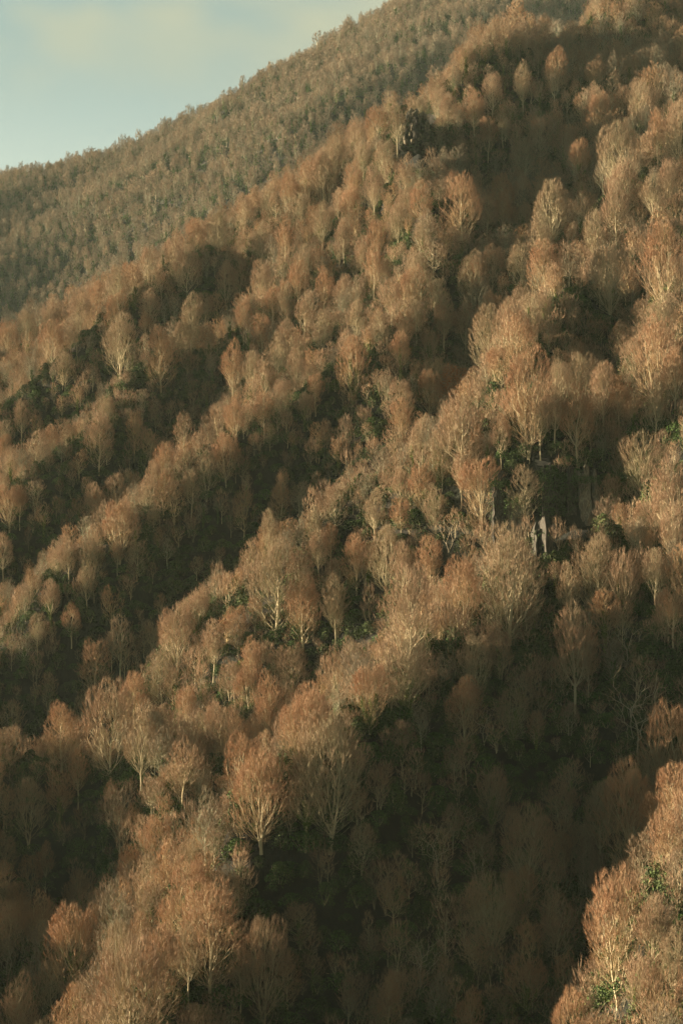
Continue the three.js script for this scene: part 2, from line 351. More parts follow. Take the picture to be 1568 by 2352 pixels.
// [zone phrase, group, trees: [kind, column, row of the crown's top, crown width on the survey grid, ivy, tone]]
const ZONES = [
  ['along the hazy middle ridge crest', 'ridge crest trees', [['dome', 18, 742, 50], ['dome', 62, 722, 46], ['fan', 112, 704, 48], ['dome', 186, 684, 52], ['dome', 226, 652, 46], ['dome', 272, 622, 52], ['fan', 300, 606, 46], ['dome', 345, 572, 50], ['slim', 402, 532, 40], ['dome', 446, 508, 52], ['dome', 500, 488, 50], ['dome', 560, 452, 52], ['fan', 618, 424, 50], ['slim', 664, 398, 42], ['dome', 706, 372, 54], ['slim', 738, 348, 44], ['dome', 770, 322, 56]]],
  ['on the crest above the rocky knob', 'trees above the knob', [['dome', 822, 282, 50], ['dome', 866, 252, 54], ['slim', 912, 246, 44], ['dome', 960, 228, 56], ['fan', 1008, 206, 46], ['slim', 1029, 214, 40], ['slim', 1089, 205, 46], ['dome', 1130, 176, 50], ['dome', 1276, 120, 56], ['slim', 1200, 150, 44]]],
  ['on the upper right slope', 'upper right slope trees', [['slim', 1369, 195, 44], ['dome', 1376, 222, 60], ['dome', 1241, 276, 58], ['leafy', 946, 279, 16], ['dome', 1201, 322, 58], ['dome', 1419, 292, 88], ['dome', 1559, 240, 76], ['slim', 1509, 260, 46], ['fan', 1470, 190, 60], ['slim', 1120, 268, 42], ['slim', 1155, 252, 40], ['fan', 1300, 300, 54, 1], ['slim', 1330, 318, 46, 1]]],
  ['atop the bright face beside the rocky knob', 'bright face trees', [['dome', 750, 352, 84], ['slim', 814, 370, 44], ['slim', 859, 385, 46], ['dome', 888, 328, 52], ['slim', 834, 330, 40], ['slim', 929, 362, 48], ['dome', 804, 436, 58], ['dome', 934, 436, 58], ['slim', 966, 420, 48], ['dome', 690, 448, 56], ['slim', 740, 470, 46], ['slim', 864, 506, 46], ['slim', 974, 506, 44, 1], ['slim', 655, 505, 44], ['slim', 790, 500, 40], ['slim', 912, 470, 42]]],
  ['on the middle of the bright face', 'bright face trees', [['slim', 859, 562, 50, 0, 1], ['slim', 600, 520, 46], ['slim', 700, 560, 42], ['slim', 839, 540, 42], ['dome', 520, 606, 52], ['slim', 550, 600, 40], ['slim', 600, 596, 46], ['slim', 685, 598, 48], ['dome', 625, 664, 50], ['slim', 655, 656, 42], ['slim', 745, 620, 44], ['dome', 790, 640, 50], ['slim', 820, 690, 44], ['slim', 700, 676, 46], ['slim', 600, 720, 42], ['slim', 660, 740, 46], ['dome', 740, 720, 48], ['slim', 560, 690, 42], ['dome', 810, 780, 78, 1], ['slim', 870, 720, 40]]],
  ['at the foot of the bright face', 'bright face trees', [['slim', 535, 789, 54, 0, 1], ['slim', 580, 806, 44], ['slim', 606, 828, 44], ['slim', 640, 770, 46], ['slim', 680, 800, 44], ['dome', 650, 878, 50], ['slim', 540, 912, 50], ['slim', 606, 898, 44], ['dome', 500, 930, 44], ['slim', 725, 858, 38], ['dome', 520, 1000, 60], ['dome', 475, 1044, 58], ['slim', 440, 1078, 44], ['dome', 620, 975, 34], ['cone', 645, 1092, 52], ['slim', 700, 900, 40, 1]]],
  ['on the bright face right side', 'bright face trees', [['dome', 959, 588, 66], ['dome', 949, 622, 64], ['slim', 900, 640, 46], ['slim', 930, 710, 44], ['slim', 1005, 640, 46, 1], ['dome', 880, 600, 46], ['slim', 955, 690, 42], ['slim', 1019, 686, 46], ['slim', 920, 760, 44, 1], ['fan', 985, 760, 50, 1]]],
  ['on the sunlit-tipped left spur', 'left spur trees', [['dome', 120, 744, 58], ['dome', 270, 679, 54], ['dome', 278, 734, 82], ['slim', 335, 716, 28], ['dome', 345, 668, 52], ['dome', 370, 764, 78], ['slim', 440, 684, 54], ['dome', 420, 744, 50], ['slim', 266, 780, 32], ['dead', 296, 854, 40], ['slim', 245, 908, 34], ['dome', 228, 958, 72], ['slim', 120, 980, 32], ['slim', 50, 924, 38], ['slim', 15, 964, 36], ['slim', 12, 998, 40], ['fan', 410, 578, 52], ['dome', 430, 575, 60], ['slim', 470, 672, 40], ['dome', 150, 812, 50]]],
  ['among the left edge sunlit clumps', 'left edge trees', [['slim', 380, 1014, 44], ['slim', 354, 1056, 34], ['dome', 340, 1098, 48], ['dome', 386, 1084, 42], ['slim', 268, 1088, 50], ['slim', 296, 1084, 38], ['dome', 220, 1122, 64], ['dome', 276, 1158, 74], ['cone', 352, 1162, 36], ['dome', 212, 1236, 60], ['slim', 158, 1234, 46], ['slim', 200, 1300, 44], ['dome', 315, 1248, 52], ['slim', 270, 1242, 32], ['fan', 135, 1262, 46, 1], ['fan', 22, 1118, 64], ['slim', 46, 1114, 38], ['dead', 26, 1432, 38, 1], ['slim', 88, 1408, 40], ['slim', 165, 1390, 40], ['slim', 8, 1232, 44], ['slim', 118, 1330, 44, 1]]],
  ['on the right slope below the rocky knob', 'right slope trees', [['dome', 1061, 410, 86], ['dome', 1151, 405, 58], ['slim', 1119, 450, 48], ['slim', 1154, 444, 42], ['dome', 1199, 418, 46], ['dome', 1266, 422, 78], ['slim', 1240, 500, 52], ['fan', 1200, 470, 40, 1], ['dome', 1249, 564, 72], ['dome', 1194, 566, 60], ['dome', 1129, 572, 58], ['dome', 1084, 590, 76], ['dead', 1310, 540, 50]]],
  ['near the right edge beside the ravine', 'right edge trees', [['dome', 1429, 380, 78], ['slim', 1414, 422, 64], ['slim', 1366, 480, 56], ['dome', 1524, 525, 104], ['dome', 1399, 572, 88], ['slim', 1449, 618, 38], ['slim', 1500, 400, 50], ['fan', 1540, 380, 60]]],
  ['on the sunlit middle knoll', 'middle knoll trees', [['dome', 1089, 602, 62], ['slim', 1124, 668, 54], ['dome', 1169, 694, 80], ['dome', 1124, 716, 84], ['dome', 1189, 730, 84], ['slim', 1019, 684, 48], ['slim', 1069, 700, 50], ['fan', 1222, 668, 62, 1], ['slim', 1249, 674, 34, 1], ['fan', 1140, 800, 50]]],
  ['on the sunlit spur at the right edge', 'right spur trees', [['dome', 1519, 690, 80], ['dome', 1504, 744, 104], ['dome', 1454, 780, 66], ['slim', 1384, 831, 62], ['dome', 1334, 820, 74], ['slim', 1548, 800, 60], ['slim', 1420, 860, 50], ['fan', 1474, 994, 94], ['slim', 1544, 1058, 92], ['slim', 1505, 880, 60]]],
  ['on the spur above the grey cliffs', 'trees above the cliffs', [['dome', 1214, 820, 116], ['dome', 1284, 836, 60], ['dome', 999, 830, 60], ['leafy', 1038, 838, 66], ['dome', 984, 860, 54], ['dome', 919, 880, 64], ['slim', 920, 914, 54], ['dome', 1059, 920, 106], ['slim', 1204, 908, 42], ['slim', 1274, 884, 58], ['slim', 1324, 894, 72], ['dome', 1009, 996, 66, 1, 2], ['cone', 1094, 978, 48, 0, 1], ['slim', 1240, 920, 50], ['slim', 1150, 960, 44], ['slim', 970, 960, 44]]],
  ['beside the grey cliffs', 'trees by the cliffs', [['fan', 1104, 1058, 96], ['slim', 1059, 1046, 46], ['dome', 969, 1072, 58], ['slim', 919, 1072, 46], ['slim', 859, 1132, 46], ['slim', 919, 1142, 46], ['dome', 1206, 1078, 78], ['slim', 1000, 1120, 50], ['dome', 1400, 1100, 60, 1]]],
  ['below the grey cliffs', 'trees below the cliffs', [['dome', 1169, 1230, 156], ['dome', 1056, 1296, 92], ['dome', 939, 1318, 126], ['dome', 819, 1238, 66], ['dome', 889, 1216, 84], ['slim', 924, 1244, 58], ['slim', 1309, 1302, 58], ['slim', 1319, 1402, 92], ['dead', 1030, 1190, 70], ['slim', 985, 1230, 60]]],
  ['on the shaded slope under the cliffs', 'shaded right slope trees', [['dome', 1369, 1242, 98], ['fan', 1429, 1278, 86, 1], ['slim', 1504, 1260, 56], ['slim', 1544, 1156, 66], ['dead', 1434, 1428, 104], ['dead', 1466, 1560, 160], ['slim', 1350, 1450, 60], ['slim', 1545, 1330, 60]]],
  ['in the shaded hollow left of centre', 'shaded hollow trees', [['dome', 635, 1252, 116], ['dome', 690, 1270, 66], ['cone', 722, 1166, 54], ['slim', 732, 1216, 46], ['slim', 757, 1200, 42], ['dome', 696, 1336, 84], ['slim', 770, 1332, 64], ['dome', 410, 1402, 88], ['dome', 456, 1362, 68, 1], ['slim', 490, 1422, 54], ['dome', 546, 1398, 60], ['slim', 576, 1472, 52], ['dome', 220, 1482, 76], ['dome', 350, 1434, 56], ['dead', 470, 1550, 56, 1], ['slim', 620, 1180, 46]]],
  ['around the pale fallen bough', 'trees round the fallen bough', [['dome', 936, 1482, 98, 1, 2], ['dome', 1089, 1466, 76], ['dome', 1146, 1452, 56, 1], ['dome', 1066, 1568, 86, 0, 1], ['fan', 849, 1532, 84, 1], ['fan', 1176, 1582, 76, 1], ['dead', 1110, 1620, 80], ['fallen', 1070, 1584, 62], ['fan', 780, 1500, 70, 1]]],
  ['on the orange-lit central knoll', 'central knoll trees', [['dome', 716, 1586, 108, 0, 1], ['dome', 758, 1656, 158], ['dome', 675, 1622, 76, 0, 1], ['dome', 672, 1492, 74, 1], ['slim', 620, 1552, 66, 0, 1], ['dome', 570, 1538, 64, 0, 1], ['dome', 612, 1618, 66, 0, 1], ['dome', 560, 1698, 90, 0, 1], ['dome', 600, 1734, 128], ['slim', 702, 1760, 84, 1]]],
  ['on the sunlit spur at lower left', 'lower left spur trees', [['dome', 255, 1582, 116], ['dome', 310, 1552, 76], ['dome', 372, 1512, 74], ['slim', 326, 1648, 72], ['dome', 372, 1626, 54], ['dome', 460, 1642, 50], ['fan', 502, 1622, 62, 1], ['dome', 430, 1586, 52], ['dome', 548, 1652, 40, 0, 2], ['dome', 142, 1626, 84], ['dome', 200, 1596, 60], ['slim', 180, 1730, 50], ['slim', 136, 1770, 60, 1], ['dome', 66, 1796, 94, 0, 2]]],
  ['on the bottom left knoll', 'bottom left knoll trees', [['dome', 365, 2146, 124, 0, 1], ['dome', 300, 2190, 165], ['dome', 166, 2096, 116, 1, 1], ['dome', 436, 1986, 104, 0, 1], ['dome', 482, 2042, 136, 0, 1], ['dome', 345, 1976, 76, 1, 2], ['dome', 300, 1952, 64, 0, 1], ['dome', 360, 1880, 76, 0, 1], ['slim', 330, 1872, 52], ['dome', 440, 1942, 74], ['dome', 190, 2006, 74, 1], ['dome', 70, 1970, 56], ['slim', 105, 1940, 40], ['dome', 12, 1920, 54], ['dome', 522, 2000, 84], ['dome', 120, 2216, 76], ['slim', 40, 2252, 84], ['dome', 20, 2080, 66], ['slim', 386, 2056, 54], ['dome', 456, 2312, 76], ['slim', 280, 2120, 90], ['slim', 432, 2136, 64]]],
  ['in the dark lower right hollow', 'dark hollow trees', [['dome', 606, 2120, 126], ['slim', 552, 2180, 56], ['dome', 660, 2200, 66], ['dome', 1214, 1866, 116], ['fan', 1129, 2006, 116], ['dome', 1196, 2002, 76, 1], ['dead', 1006, 1890, 124], ['dead', 1072, 1846, 80], ['dead', 974, 2136, 120], ['cone', 894, 2246, 66, 0, 1], ['fan', 1206, 2200, 92, 1], ['fan', 1130, 1776, 76, 1], ['dome', 1316, 2280, 96], ['slim', 800, 2246, 50], ['dome', 690, 2080, 76, 1], ['dome', 830, 1900, 70], ['slim', 1080, 2280, 70]]],
  ['on the spur at lower right', 'lower right spur trees', [['dome', 1536, 1634, 126], ['dome', 1446, 1772, 140, 0, 1], ['slim', 1376, 1816, 70], ['dome', 1534, 1866, 88, 0, 1], ['slim', 1546, 1752, 76], ['dome', 1504, 1720, 104], ['dome', 1420, 2022, 148, 0, 1], ['dome', 1340, 1900, 70], ['slim', 1500, 2060, 80], ['slim', 1550, 2130, 80], ['fan', 1470, 2200, 90, 1]]],
];
const LOOK = { dome: 'broad round-crowned bare tree', slim: 'tall narrow bare tree', fan: 'many-stemmed spreading bare tree', cone: 'small pointed bare tree', dead: 'twisted tree with sparse pale limbs', leafy: 'tree still holding orange leaves', fallen: 'pale dead tree leaning far over to the left' };
const NAME = { dome: 'beech_tree', slim: 'slender_tree', fan: 'spreading_tree', cone: 'young_tree', dead: 'gnarled_tree', leafy: 'orange_tree', fallen: 'leaning_dead_tree' };
const NTH = ['', 'second', 'third', 'fourth', 'fifth', 'sixth', 'seventh', 'eighth', 'ninth', 'tenth', 'eleventh', 'twelfth', 'thirteenth', 'fourteenth', 'fifteenth', 'sixteenth', 'seventeenth', 'eighteenth'];
for (const [where, group, rows] of ZONES) {
  const alike = new Map();
  for (const row of rows) { const k = row[0] + (row[4] ? 'i' : ''); (alike.get(k) || alike.set(k, []).get(k)).push(row); }
  for (const set of alike.values()) {
    set.sort((a, b) => a[1] - b[1]);
    set.forEach(([kind, u, v, w, ivy, tone], i) => {
      const look = (ivy ? 'ivy-clad ' : '') + LOOK[kind].replace(ivy ? / with .*| bare/ : /$^/, '');
      const label = set.length === 1 ? look + ' ' + where : i === 0 ? 'leftmost ' + look + ' ' + where : i === set.length - 1 ? 'rightmost ' + look + ' ' + where : NTH[i] + ' ' + look + ' from left ' + where;
      TREES.push({ kind, u, v, w, ivy: !!ivy, tone, label, group: 'trees ' + where, name: NAME[kind] });
    });
  }
}
const FOCAL = TAN / 1176;
let pick = 0;
const placed = [];
function findFoot(u, v, w, K) {
  for (let d = 200; d < 1300; d += 1.5) {
    const p = spot(u, v, d), D = w * FOCAL * d, H = clamp(D * K.H / K.W, 7, 27);
    if (p.y - ground(p.x, p.z) <= H) return { p, D, H: Math.max(p.y - ground(p.x, p.z), 4), d };
  }
  return null;
}
for (const t of TREES) {
  if (t.kind === 'fallen') { t.kind = 'dead'; t.tilt = 0.95; t.low = true; }
  const K = KINDS[t.kind], f = findFoot(t.u, t.v, t.w * 1.18, K);
  if (!f) continue;
  if (t.low) { f.p = meet(t.u, t.v, ground); f.H = 12; f.D = 10; f.d = -f.p.z; }
  const pr = protos[t.kind][pick++ % protos[t.kind].length], o = pr.root.clone();
  o.name = numbered(t.name);
  o.position.set(f.p.x, ground(f.p.x, f.p.z) - 0.1, f.p.z);
  o.rotation.y = hash(pick, 5) * 6.283;
  const sy = f.H / pr.H, sx = clamp(f.D / pr.W, sy * 0.6, sy * 1.5);
  o.scale.set(sx, sy, sx);
  if (t.tilt) o.rotation.z = t.tilt;
  const tone = t.tone ?? (pick % 3);
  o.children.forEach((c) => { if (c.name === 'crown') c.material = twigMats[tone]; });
  if (t.ivy) { const i = new THREE.Mesh(pr.ivy, ivyMat); i.name = 'ivy'; i.castShadow = i.receiveShadow = true; o.add(i); }
  tag(o, t.label, t.category || 'tree', t.group || 'single trees of the bare wood');
  scene.add(o);
  placed.push({ x: f.p.x, z: f.p.z, r: f.D / 2, d: f.d });
}

// ------------------------------------------------------------------ the rest of the wood, read as one mass
function massTree(seed, H, W, foot, n, shape, opt) {
  const sk = skeleton({ seed, H, W, foot, n, shape, bf: 0.5, stems: opt.stems || 1 });
  const w = wood(sk, { colored: true, sides: 4, ...opt });
  if (opt.ivy) { const g = ivyOn(sk, 0.7, opt.ivy, opt.ivySize, seed); const a = w.trunk.build(); return mergeGeometries([a, g]); }
  return w.trunk.build();
}
const NEAR = { tip: 0.022, twigs: 15, twigLen: 1.0, twigW: 0.06, minTube: 0.045 }, FARW = { tip: 0.032, twigs: 13, twigLen: 1.25, twigW: 0.13, minTube: 0.08 };
const nearMass = [
  massTree(901, 18, 11.5, 0.28, 470, dome, NEAR), massTree(902, 18, 9.4, 0.38, 420, egg, NEAR), massTree(903, 17, 10, 0.16, 440, vase, { ...NEAR, stems: 3 }), massTree(904, 16, 9.6, 0.26, 420, dome, NEAR),
  massTree(905, 16, 10.5, 0.28, 440, dome, { ...NEAR, ivy: 1500, ivySize: 0.26 }), massTree(906, 18, 8, 0.38, 380, egg, { ...NEAR, ivy: 1700, ivySize: 0.24 }),
];
const FINE = { tip: 0.017, twigs: 20, twigLen: 1.15, twigW: 0.038, minTube: 0.036 };
const fineMass = [
  massTree(921, 18, 11.5, 0.28, 640, dome, FINE), massTree(922, 18, 9.4, 0.38, 560, egg, FINE), massTree(923, 17, 10, 0.14, 600, vase, { ...FINE, stems: 3 }), massTree(924, 17, 9, 0.28, 560, dome, { ...FINE, stems: 2 }),
  massTree(925, 16, 10.5, 0.28, 560, dome, { ...FINE, ivy: 2600, ivySize: 0.2 }), massTree(926, 18, 8, 0.38, 520, egg, { ...FINE, ivy: 2800, ivySize: 0.2 }),
];
const farMass = [
  massTree(911, 16, 9.6, 0.18, 180, dome, FARW), massTree(912, 18, 7.6, 0.34, 160, egg, FARW), massTree(913, 16, 9, 0.18, 170, vase, { ...FARW, stems: 3 }), massTree(914, 15, 8.8, 0.24, 160, dome, FARW),
  massTree(915, 15, 9, 0.14, 170, dome, { ...FARW, ivy: 520, ivySize: 0.46 }), massTree(916, 17, 7, 0.34, 150, egg, { ...FARW, ivy: 620, ivySize: 0.46 }),
];
function shrubGeo(seed, W, H, leaves, size, col) {
  const rnd = mulberry(seed), m = new Maker(true);
  for (let k = 0; k < 7; k++) { const a = rnd() * 6.28; m.tube(V(0, -0.3, 0), V(Math.cos(a) * W * 0.3, H * (0.5 + 0.4 * rnd()), Math.sin(a) * W * 0.3), 0.05, 0.015, 3, BARK); }
  for (let k = 0; k < leaves; k++) {
    const a = rnd() * 6.283, y = Math.pow(rnd(), 0.8), r = W / 2 * Math.sqrt(Math.max(0, 1 - y * y)) * Math.pow(rnd(), 0.4) * (1 + 0.3 * Math.sin(a * 3 + seed)), v = 0.55 + 0.9 * rnd();
    m.leaf(V(Math.cos(a) * r, y * H, Math.sin(a) * r), size * (0.6 + 0.8 * rnd()), rnd, col.map((c) => c * v));
  }
  return m.build();
}
const brush = [shrubGeo(31, 5.4, 2.4, 640, 0.21, [0.046, 0.088, 0.017]), shrubGeo(32, 4.2, 3.6, 640, 0.21, [0.056, 0.085, 0.02]),
  massTree(33, 6, 5, 0.05, 130, vase, { ...NEAR, twigs: 9, twigW: 0.04, stems: 3, tip: 0.012 }), massTree(34, 9, 5, 0.1, 150, egg, { ...NEAR, twigs: 9, twigW: 0.04, tip: 0.014 })];
function inView(x, z, side, under = 80) { const d = -z; return d > 150 && Math.abs(x) < d * TAN * 2 / 3 + side; }
const rnd = mulberry(77);
const lots = { fine: fineMass.map(() => []), near: nearMass.map(() => []), far: farMass.map(() => []), brush: brush.map(() => []) };
const keepClear = [];   // [u0, u1, v0, v1, d0, d1]: open ground before the rocks
keepClear.push([908, 1006, 268, 392, 560, 900], [1128, 1374, 1098, 1240, 400, 640]);
function shown(x, y, z) { return [784 + x / (-z) / FOCAL, 1176 - (y - CAM.y) / (-z) / FOCAL]; }
function blocked(x, z, h) {
  for (const [u0, u1, v0, v1, d0, d1] of keepClear) if (-z > d0 && -z < d1) {
    const y = ground(x, z), [u, v] = shown(x, y + h, z), [, b] = shown(x, y, z);
    if (u > u0 && u < u1 && v < v1 && b > v0) return true;
  }
  return false;
}
const cell = new Map();
for (const p of placed) { const k = Math.floor(p.x / 20) + ',' + Math.floor(p.z / 20); (cell.get(k) || cell.set(k, []).get(k)).push(p); }
function tooClose(x, z, r) {
  const i = Math.floor(x / 20), j = Math.floor(z / 20);
  for (let a = -1; a <= 1; a++) for (let b = -1; b <= 1; b++) for (const p of cell.get((i + a) + ',' + (j + b)) || []) if (Math.hypot(p.x - x, p.z - z) < (p.r + r) * 0.6) return true;
  return false;
}
const M = new THREE.Matrix4(), Q = new THREE.Quaternion(), E = new THREE.Euler();
function scatter(x0, x1, z0, z1, step, side, put) {
  for (let z = z0; z > z1; z -= step) for (let x = x0; x < x1; x += step) {
    const px = x + (rnd() - 0.5) * step * 0.95, pz = z + (rnd() - 0.5) * step * 0.95, roll = rnd();
    if (px > -side[0] + pz * TAN * 0.667 && px < side[1] - pz * TAN * 0.667) put(px, pz, roll);
  }
}
function matrix(x, z, sx, sy) {
  Q.setFromEuler(E.set((rnd() - 0.5) * 0.08, rnd() * 6.283, (rnd() - 0.5) * 0.08));
  return M.clone().compose(V(x, ground(x, z) - 0.15, z), Q, V(sx, sy, sx));
}
scatter(-520, 330, -225, -1150, 7.4, [170, 30], (x, z, roll) => {
  const s = 0.42 + 0.5 * rnd() * rnd() + 0.22 * fbm(x / 40, z / 40, 81, 2) + 0.12 * smooth(-z, 550, 800), green = fbm(x / 50, z / 50, 83, 3) > 0.0;
  if (tooClose(x, z, 3.6 * s) || blocked(x, z, 16 * s)) return;
  const k = roll < (green ? 0.62 : 0.32) ? 4 + Math.floor(rnd() * 2) : Math.floor(rnd() * 4), v = 0.74 + 0.44 * rnd(), red = rnd();
  (-z < 520 ? lots.fine : lots.near)[k].push([matrix(x, z, s * (0.9 + 0.35 * rnd()), s * (0.95 + 0.25 * rnd())), red < 0.27 ? [v * 0.74, v * 0.88, v * 0.95] : [v * (0.86 + 0.24 * red), v, v * (1.12 - 0.24 * red)]]);
});
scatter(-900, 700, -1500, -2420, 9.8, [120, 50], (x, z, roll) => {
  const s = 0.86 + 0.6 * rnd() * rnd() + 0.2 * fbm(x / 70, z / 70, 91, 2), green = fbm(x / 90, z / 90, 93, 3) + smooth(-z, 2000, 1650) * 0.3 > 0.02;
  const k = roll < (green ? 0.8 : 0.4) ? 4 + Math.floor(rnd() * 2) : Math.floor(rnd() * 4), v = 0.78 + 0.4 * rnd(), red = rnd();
  lots.far[k].push([matrix(x, z, s * (0.9 + 0.3 * rnd()), s * (0.9 + 0.25 * rnd())), [v * (0.84 + 0.1 * red), v * 0.99, v * (1.12 - 0.1 * red)]]);  // far trees tinted cooler and greyer, some haze put into their colour
});
scatter(-330, 300, -230, -1050, 2.05, [40, 25], (x, z, roll) => {
  const g = fbm(x / 30, z / 30, 95, 3);
  if (roll > 0.98 + g * 0.2 || blocked(x, z, 2.2)) return;
  const s = 0.5 + 0.8 * rnd();
  const v = 0.6 + 0.7 * rnd(); lots.brush[[0, 0, 0, 1, 1, 1, 2, 3][Math.floor(roll * 97 % 1 * 8)]].push([matrix(x, z, s, s * (0.7 + 0.6 * rnd())), [v, v, v]]);
});
scatter(-880, 700, -1500, -2420, 7, [120, 50], (x, z, roll) => {
  if (roll > 0.75) return;
  const s = 1.1 + 1.1 * rnd(), v = 0.7 + 0.7 * rnd(); lots.brush[roll < 0.4 ? 0 : 1].push([matrix(x, z, s, s), [v, v, v]]);
});
const massMat = mat(1, 1, 1, { vertexColors: true });
function mass(name, part, geos, sets, label, category) {
  const g = new THREE.Group(); g.name = name; tag(g, label, category, null, 'stuff');
  sets.forEach((set, i) => {
    if (!set.length) return;
    const im = new THREE.InstancedMesh(geos[i], massMat, set.length), c = new THREE.Color();
    set.forEach(([m, t], k) => { im.setMatrixAt(k, m); im.setColorAt(k, c.setRGB(...t)); });
    im.name = part; im.userData.kind = 'stuff'; im.castShadow = im.receiveShadow = true; g.add(im);
  });
  scene.add(g);
  console.log(name, sets.map((s) => s.length).join(' '), 'triangles', geos.map((q) => q.attributes.position.count / 3).join(' '));
}
mass('woodland', 'bare_trees', [...fineMass, ...nearMass], [...lots.fine, ...lots.near], 'mass of smaller bare trees filling the near slope between the big crowns', 'woodland');
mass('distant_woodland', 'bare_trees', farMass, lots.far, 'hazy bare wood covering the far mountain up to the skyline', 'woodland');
mass('undergrowth', 'ivy_shrubs', brush, lots.brush, 'dark green ivy and bramble undergrowth under the bare trees', 'undergrowth');

const stoneTex = (() => {
  const S = 256, px = new Uint8Array(S * S * 4);
  for (let j = 0; j < S; j++) for (let i = 0; i < S; i++) { const v = clamp(165 + 80 * fbm(i / 14, j / 30, 140, 4) + 40 * fbm(i / 3, j / 4, 150, 2), 30, 255); px.set([v, v * 0.97, v * 0.9, 255], (j * S + i) * 4); }
  const t = new THREE.DataTexture(px, S, S); t.magFilter = THREE.LinearFilter; t.wrapS = t.wrapT = THREE.MirroredRepeatWrapping; t.colorSpace = THREE.SRGBColorSpace; t.needsUpdate = true; return t;
})();
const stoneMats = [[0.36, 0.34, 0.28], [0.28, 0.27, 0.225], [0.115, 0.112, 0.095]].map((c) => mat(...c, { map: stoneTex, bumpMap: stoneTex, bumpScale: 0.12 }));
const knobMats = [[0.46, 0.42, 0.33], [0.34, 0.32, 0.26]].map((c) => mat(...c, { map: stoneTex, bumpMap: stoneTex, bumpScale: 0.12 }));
function slab(w, h, d, seed) {                       // a fluted upright slab, rough all over
  const g = new THREE.BoxGeometry(w, h, d, 14, 22, 8), p = g.attributes.position, uv = g.attributes.uv;
  for (let i = 0; i < p.count; i++) {
    const x = p.getX(i), y = p.getY(i), z = p.getZ(i), t = y / h + 0.5, taper = 1 - 0.42 * t * t * t;
    const flute = 0.55 * noise2(x * 0.9 + seed, y * 0.13, 7) + 0.22 * noise2(x * 2.4, y * 0.5 + seed, 8), ledge = 0.3 * noise2(seed, y * 1.1, 9);
    p.setXYZ(i, x * taper + 0.35 * noise3(x, y * 0.6, z, seed), y + 0.5 * noise3(x * 0.7, y * 0.3, z * 0.7, seed + 3) * (t > 0.5 ? 3.2 : 0.5), z * taper + (z > 0 ? flute + ledge : 0) + 0.3 * noise3(x * 0.8, y * 0.8, z, seed + 5));
    uv.setXY(i, (x + z) / 3, y / 5);
  }
  g.computeVertexNormals();
  return g;
}
function boulder(r, seed) {
  const g = new THREE.IcosahedronGeometry(r, 2), p = g.attributes.position, v = new THREE.Vector3();
  for (let i = 0; i < p.count; i++) {
    v.fromBufferAttribute(p, i); const n = v.clone().normalize();
    const cut = Math.min(1, 0.72 / Math.max(0.3, Math.abs(n.dot(V(hash(seed, 1) - 0.5, hash(seed, 2) - 0.5, hash(seed, 3) - 0.5).normalize()))), 0.78 / Math.max(0.3, Math.abs(n.dot(V(hash(seed, 4) - 0.5, hash(seed, 5) - 0.5, hash(seed, 6) - 0.5).normalize()))));
    v.multiplyScalar(cut * (1 + 0.28 * noise3(n.x * 1.8 + seed, n.y * 1.8, n.z * 1.8, seed))); p.setXYZ(i, v.x, v.y, v.z);
  }
  g.computeVertexNormals();
  return g;
}
function leafCover(points, leaves, spread, size, seed, tone = 1) {
  const rnd = mulberry(seed), m = new Maker(true);
  for (let k = 0; k < leaves; k++) { const q = points[Math.floor(rnd() * points.length)], v = (0.55 + 0.9 * rnd()) * tone; m.leaf(V(q[0] + (rnd() - 0.5) * spread, q[1] + (rnd() - 0.5) * spread, q[2] + (rnd() - 0.5) * spread * 0.7), size * (0.6 + 0.8 * rnd()), rnd, [0.036 * v, 0.066 * v, 0.015 * v]); }
  return m.build();
}
const part = (root, name, g, m) => { const o = new THREE.Mesh(g, m); o.name = name; o.castShadow = o.receiveShadow = true; root.add(o); return o; };
function rockGroup(name, label, category, at) { const o = new THREE.Group(); o.name = numbered(name); o.position.copy(at); scene.add(o); return tag(o, label, category); }
{ // the rocky knob
  const at = meet(955, 352, ground), o = rockGroup('rock_outcrop', 'pale craggy rock knob half covered in ivy on the upper slope', 'rock', V(at.x, ground(at.x, at.z), at.z)), rn = mulberry(61), k = FOCAL * -at.z;
  const Wd = 86 * k, Ht = 98 * k, pts = [];
  const core = new THREE.IcosahedronGeometry(1, 5), p = core.attributes.position;
  for (let i = 0; i < p.count; i++) { const x = p.getX(i), y = p.getY(i), z = p.getZ(i), n = 1 + 0.32 * noise3(x * 2.3, y * 2.3, z * 2.3, 31) + 0.16 * noise3(x * 6, y * 6, z * 6, 32); p.setXYZ(i, x * n * Wd * 0.44, y * n * Ht * 0.52 + Ht * 0.36, z * n * Wd * 0.36 - 2); if (z > -0.2 && i % 7 === 0) pts.push([p.getX(i), p.getY(i), p.getZ(i)]); }
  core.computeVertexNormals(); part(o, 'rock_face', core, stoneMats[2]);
  for (let i = 0; i < 42; i++) {
    const a = (rn() - 0.5) * 2.4, t = rn(), s = part(o, numbered('stone'), boulder(0.75 + 1.1 * rn() * rn(), i + 1), knobMats[i % 3 === 2 ? 1 : 0]);
    s.position.set(Math.sin(a) * Wd * 0.42 * Math.sqrt(1 - 0.75 * t * t), (0.05 + 0.86 * t) * Ht, Math.cos(a) * Wd * 0.34 * Math.sqrt(1 - 0.6 * t * t) - 1.6); s.scale.set(0.85, 0.75 + rn() * 0.6, 0.7); s.rotation.set(rn(), rn() * 6, rn() * 0.8 - 0.4);
  }
  part(o, 'ivy', leafCover(pts, 5200, 2.2, 0.22, 63, 1.1), ivyMat);
}
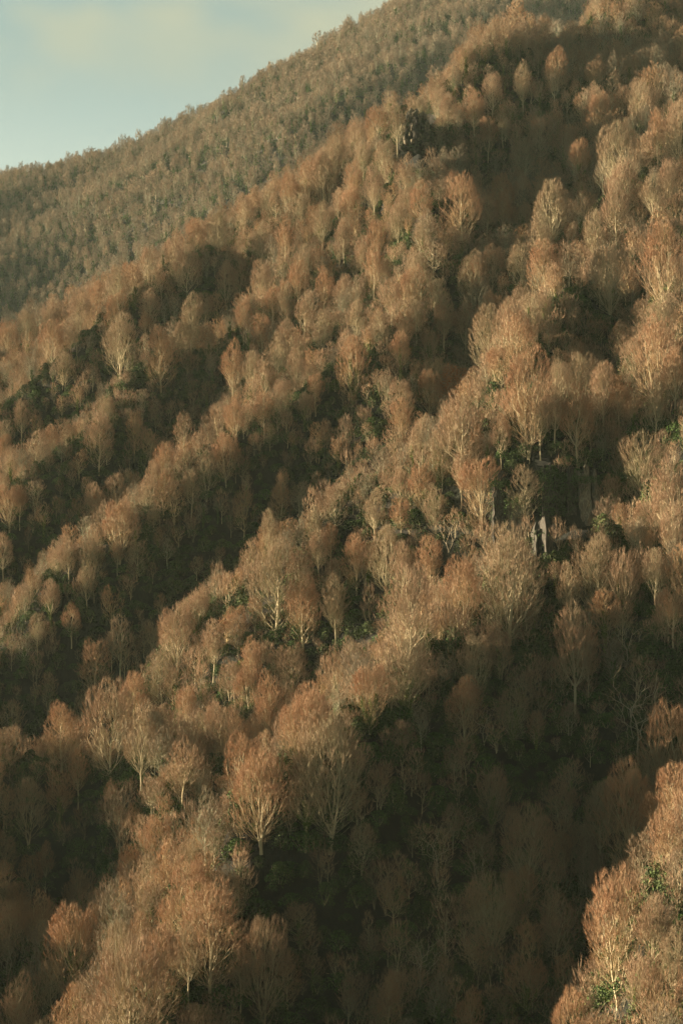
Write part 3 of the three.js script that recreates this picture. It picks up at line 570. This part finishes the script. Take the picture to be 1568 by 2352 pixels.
function cliff(u0, u1, v0, v1, n, label, tones, ivyLeaves, seed, full) {
  const at = meet((u0 + u1) / 2, v1, ground), k = FOCAL * -at.z, W = (u1 - u0) * k, H = (v1 - v0) * k, o = rockGroup(full ? 'ivy_covered_rock' : 'rock_cliff', label, full ? 'ivy rock' : 'cliff', V(at.x, at.y, at.z)), pts = [], rn = mulberry(seed);
  for (let i = 0; i < n; i++) {
    const w = W / n * 1.25, h = H * (0.86 + 0.28 * rn()) + 5, s = part(o, 'rock_slab', slab(w, h, 7, seed + i * 3), stoneMats[tones[i % tones.length]]);
    s.position.set((i + 0.5) / n * W - W / 2, h / 2 - 3.4, -2.4 + (rn() - 0.5) * 1.6); s.rotation.set(-0.1, (rn() - 0.5) * 0.5, (rn() - 0.5) * 0.08);
    for (let q = 0; q < 60; q++) { const t = full ? rn() : 1 - 0.45 * rn() ** 2, x = (rn() - 0.5) * w * 1.1; if (full || t > 0.9 || rn() < 0.25) pts.push([s.position.x + x, t * H, (full || t < 0.97 ? 0.2 : -rn() * 4) + 1.2]); }
    if (i === 0 || i === n - 1) for (let q = 0; q < 110; q++) pts.push([s.position.x + (i ? 0.55 : -0.55) * w, H * rn(), 0.6 - rn() * 4]);
    if (!full) for (let q = 0; q < 40; q++) pts.push([s.position.x + (rn() - 0.5) * w, H * (0.93 + 0.12 * rn()), 1.5 - rn() * 5]);
    if (full) for (let q = 0; q < 30; q++) pts.push([s.position.x + (rn() - 0.5) * w, H + 0.3, -rn() * 5], [s.position.x + (rn() < 0.5 ? -0.6 : 0.6) * w, H * rn(), -rn() * 4]);
  }
  if (ivyLeaves) part(o, 'ivy', leafCover(pts, ivyLeaves, full ? 1.5 : 1.1, 0.2, seed + 50, full ? 1.0 : 1.3), ivyMat);
}
cliff(1164, 1228, 1148, 1250, 3, 'pale grey cliff face behind the bare tree right of centre', [1, 0, 0], 2400, 71, false);
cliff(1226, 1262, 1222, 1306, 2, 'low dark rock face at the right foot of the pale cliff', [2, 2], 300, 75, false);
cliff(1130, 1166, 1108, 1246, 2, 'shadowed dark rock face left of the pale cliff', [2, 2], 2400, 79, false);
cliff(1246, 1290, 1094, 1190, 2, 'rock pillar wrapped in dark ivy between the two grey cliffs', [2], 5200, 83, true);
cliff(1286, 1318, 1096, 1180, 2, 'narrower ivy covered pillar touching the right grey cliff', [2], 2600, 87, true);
cliff(1312, 1370, 1098, 1180, 4, 'fluted grey cliff to the right of the ivy pillars', [1, 0, 0, 1], 2200, 91, false);
for (const [u, v, w, label] of [[1184, 1052, 52, 'dense dark evergreen bush above the pale cliff'], [1262, 1098, 60, 'olive green evergreen bush on top of the ivy pillar'], [1146, 1092, 40, 'small evergreen bush left of the bare tree by the cliff']]) {
  const at = meet(u, v + 24, ground), k = FOCAL * -at.z, o = rockGroup('evergreen_bush', label, 'bush', V(at.x, at.y, at.z)), rn = mulberry(u), pts = [];
  for (let i = 0; i < 70; i++) { const a = rn() * 6.28, e = rn(); pts.push([Math.cos(a) * Math.sqrt(1 - e * e) * 2.2, e * 3.6 + 0.4, Math.sin(a) * Math.sqrt(1 - e * e) * 2.2]); }
  const st = new Maker(false); for (let i = 0; i < 5; i++) { const q = pts[i * 9]; st.tube(V(0, -0.4, 0), V(q[0] * 0.8, q[1] * 0.8, q[2] * 0.8), 0.09, 0.03, 5); }
  part(o, 'stem', st.build(), barkMat); part(o, 'foliage', leafCover(pts, 2200, 1.3, 0.17, u, 1.25), ivyMat);
  o.scale.setScalar(w * k / 5.2);
}


renderer.render(scene, camera);
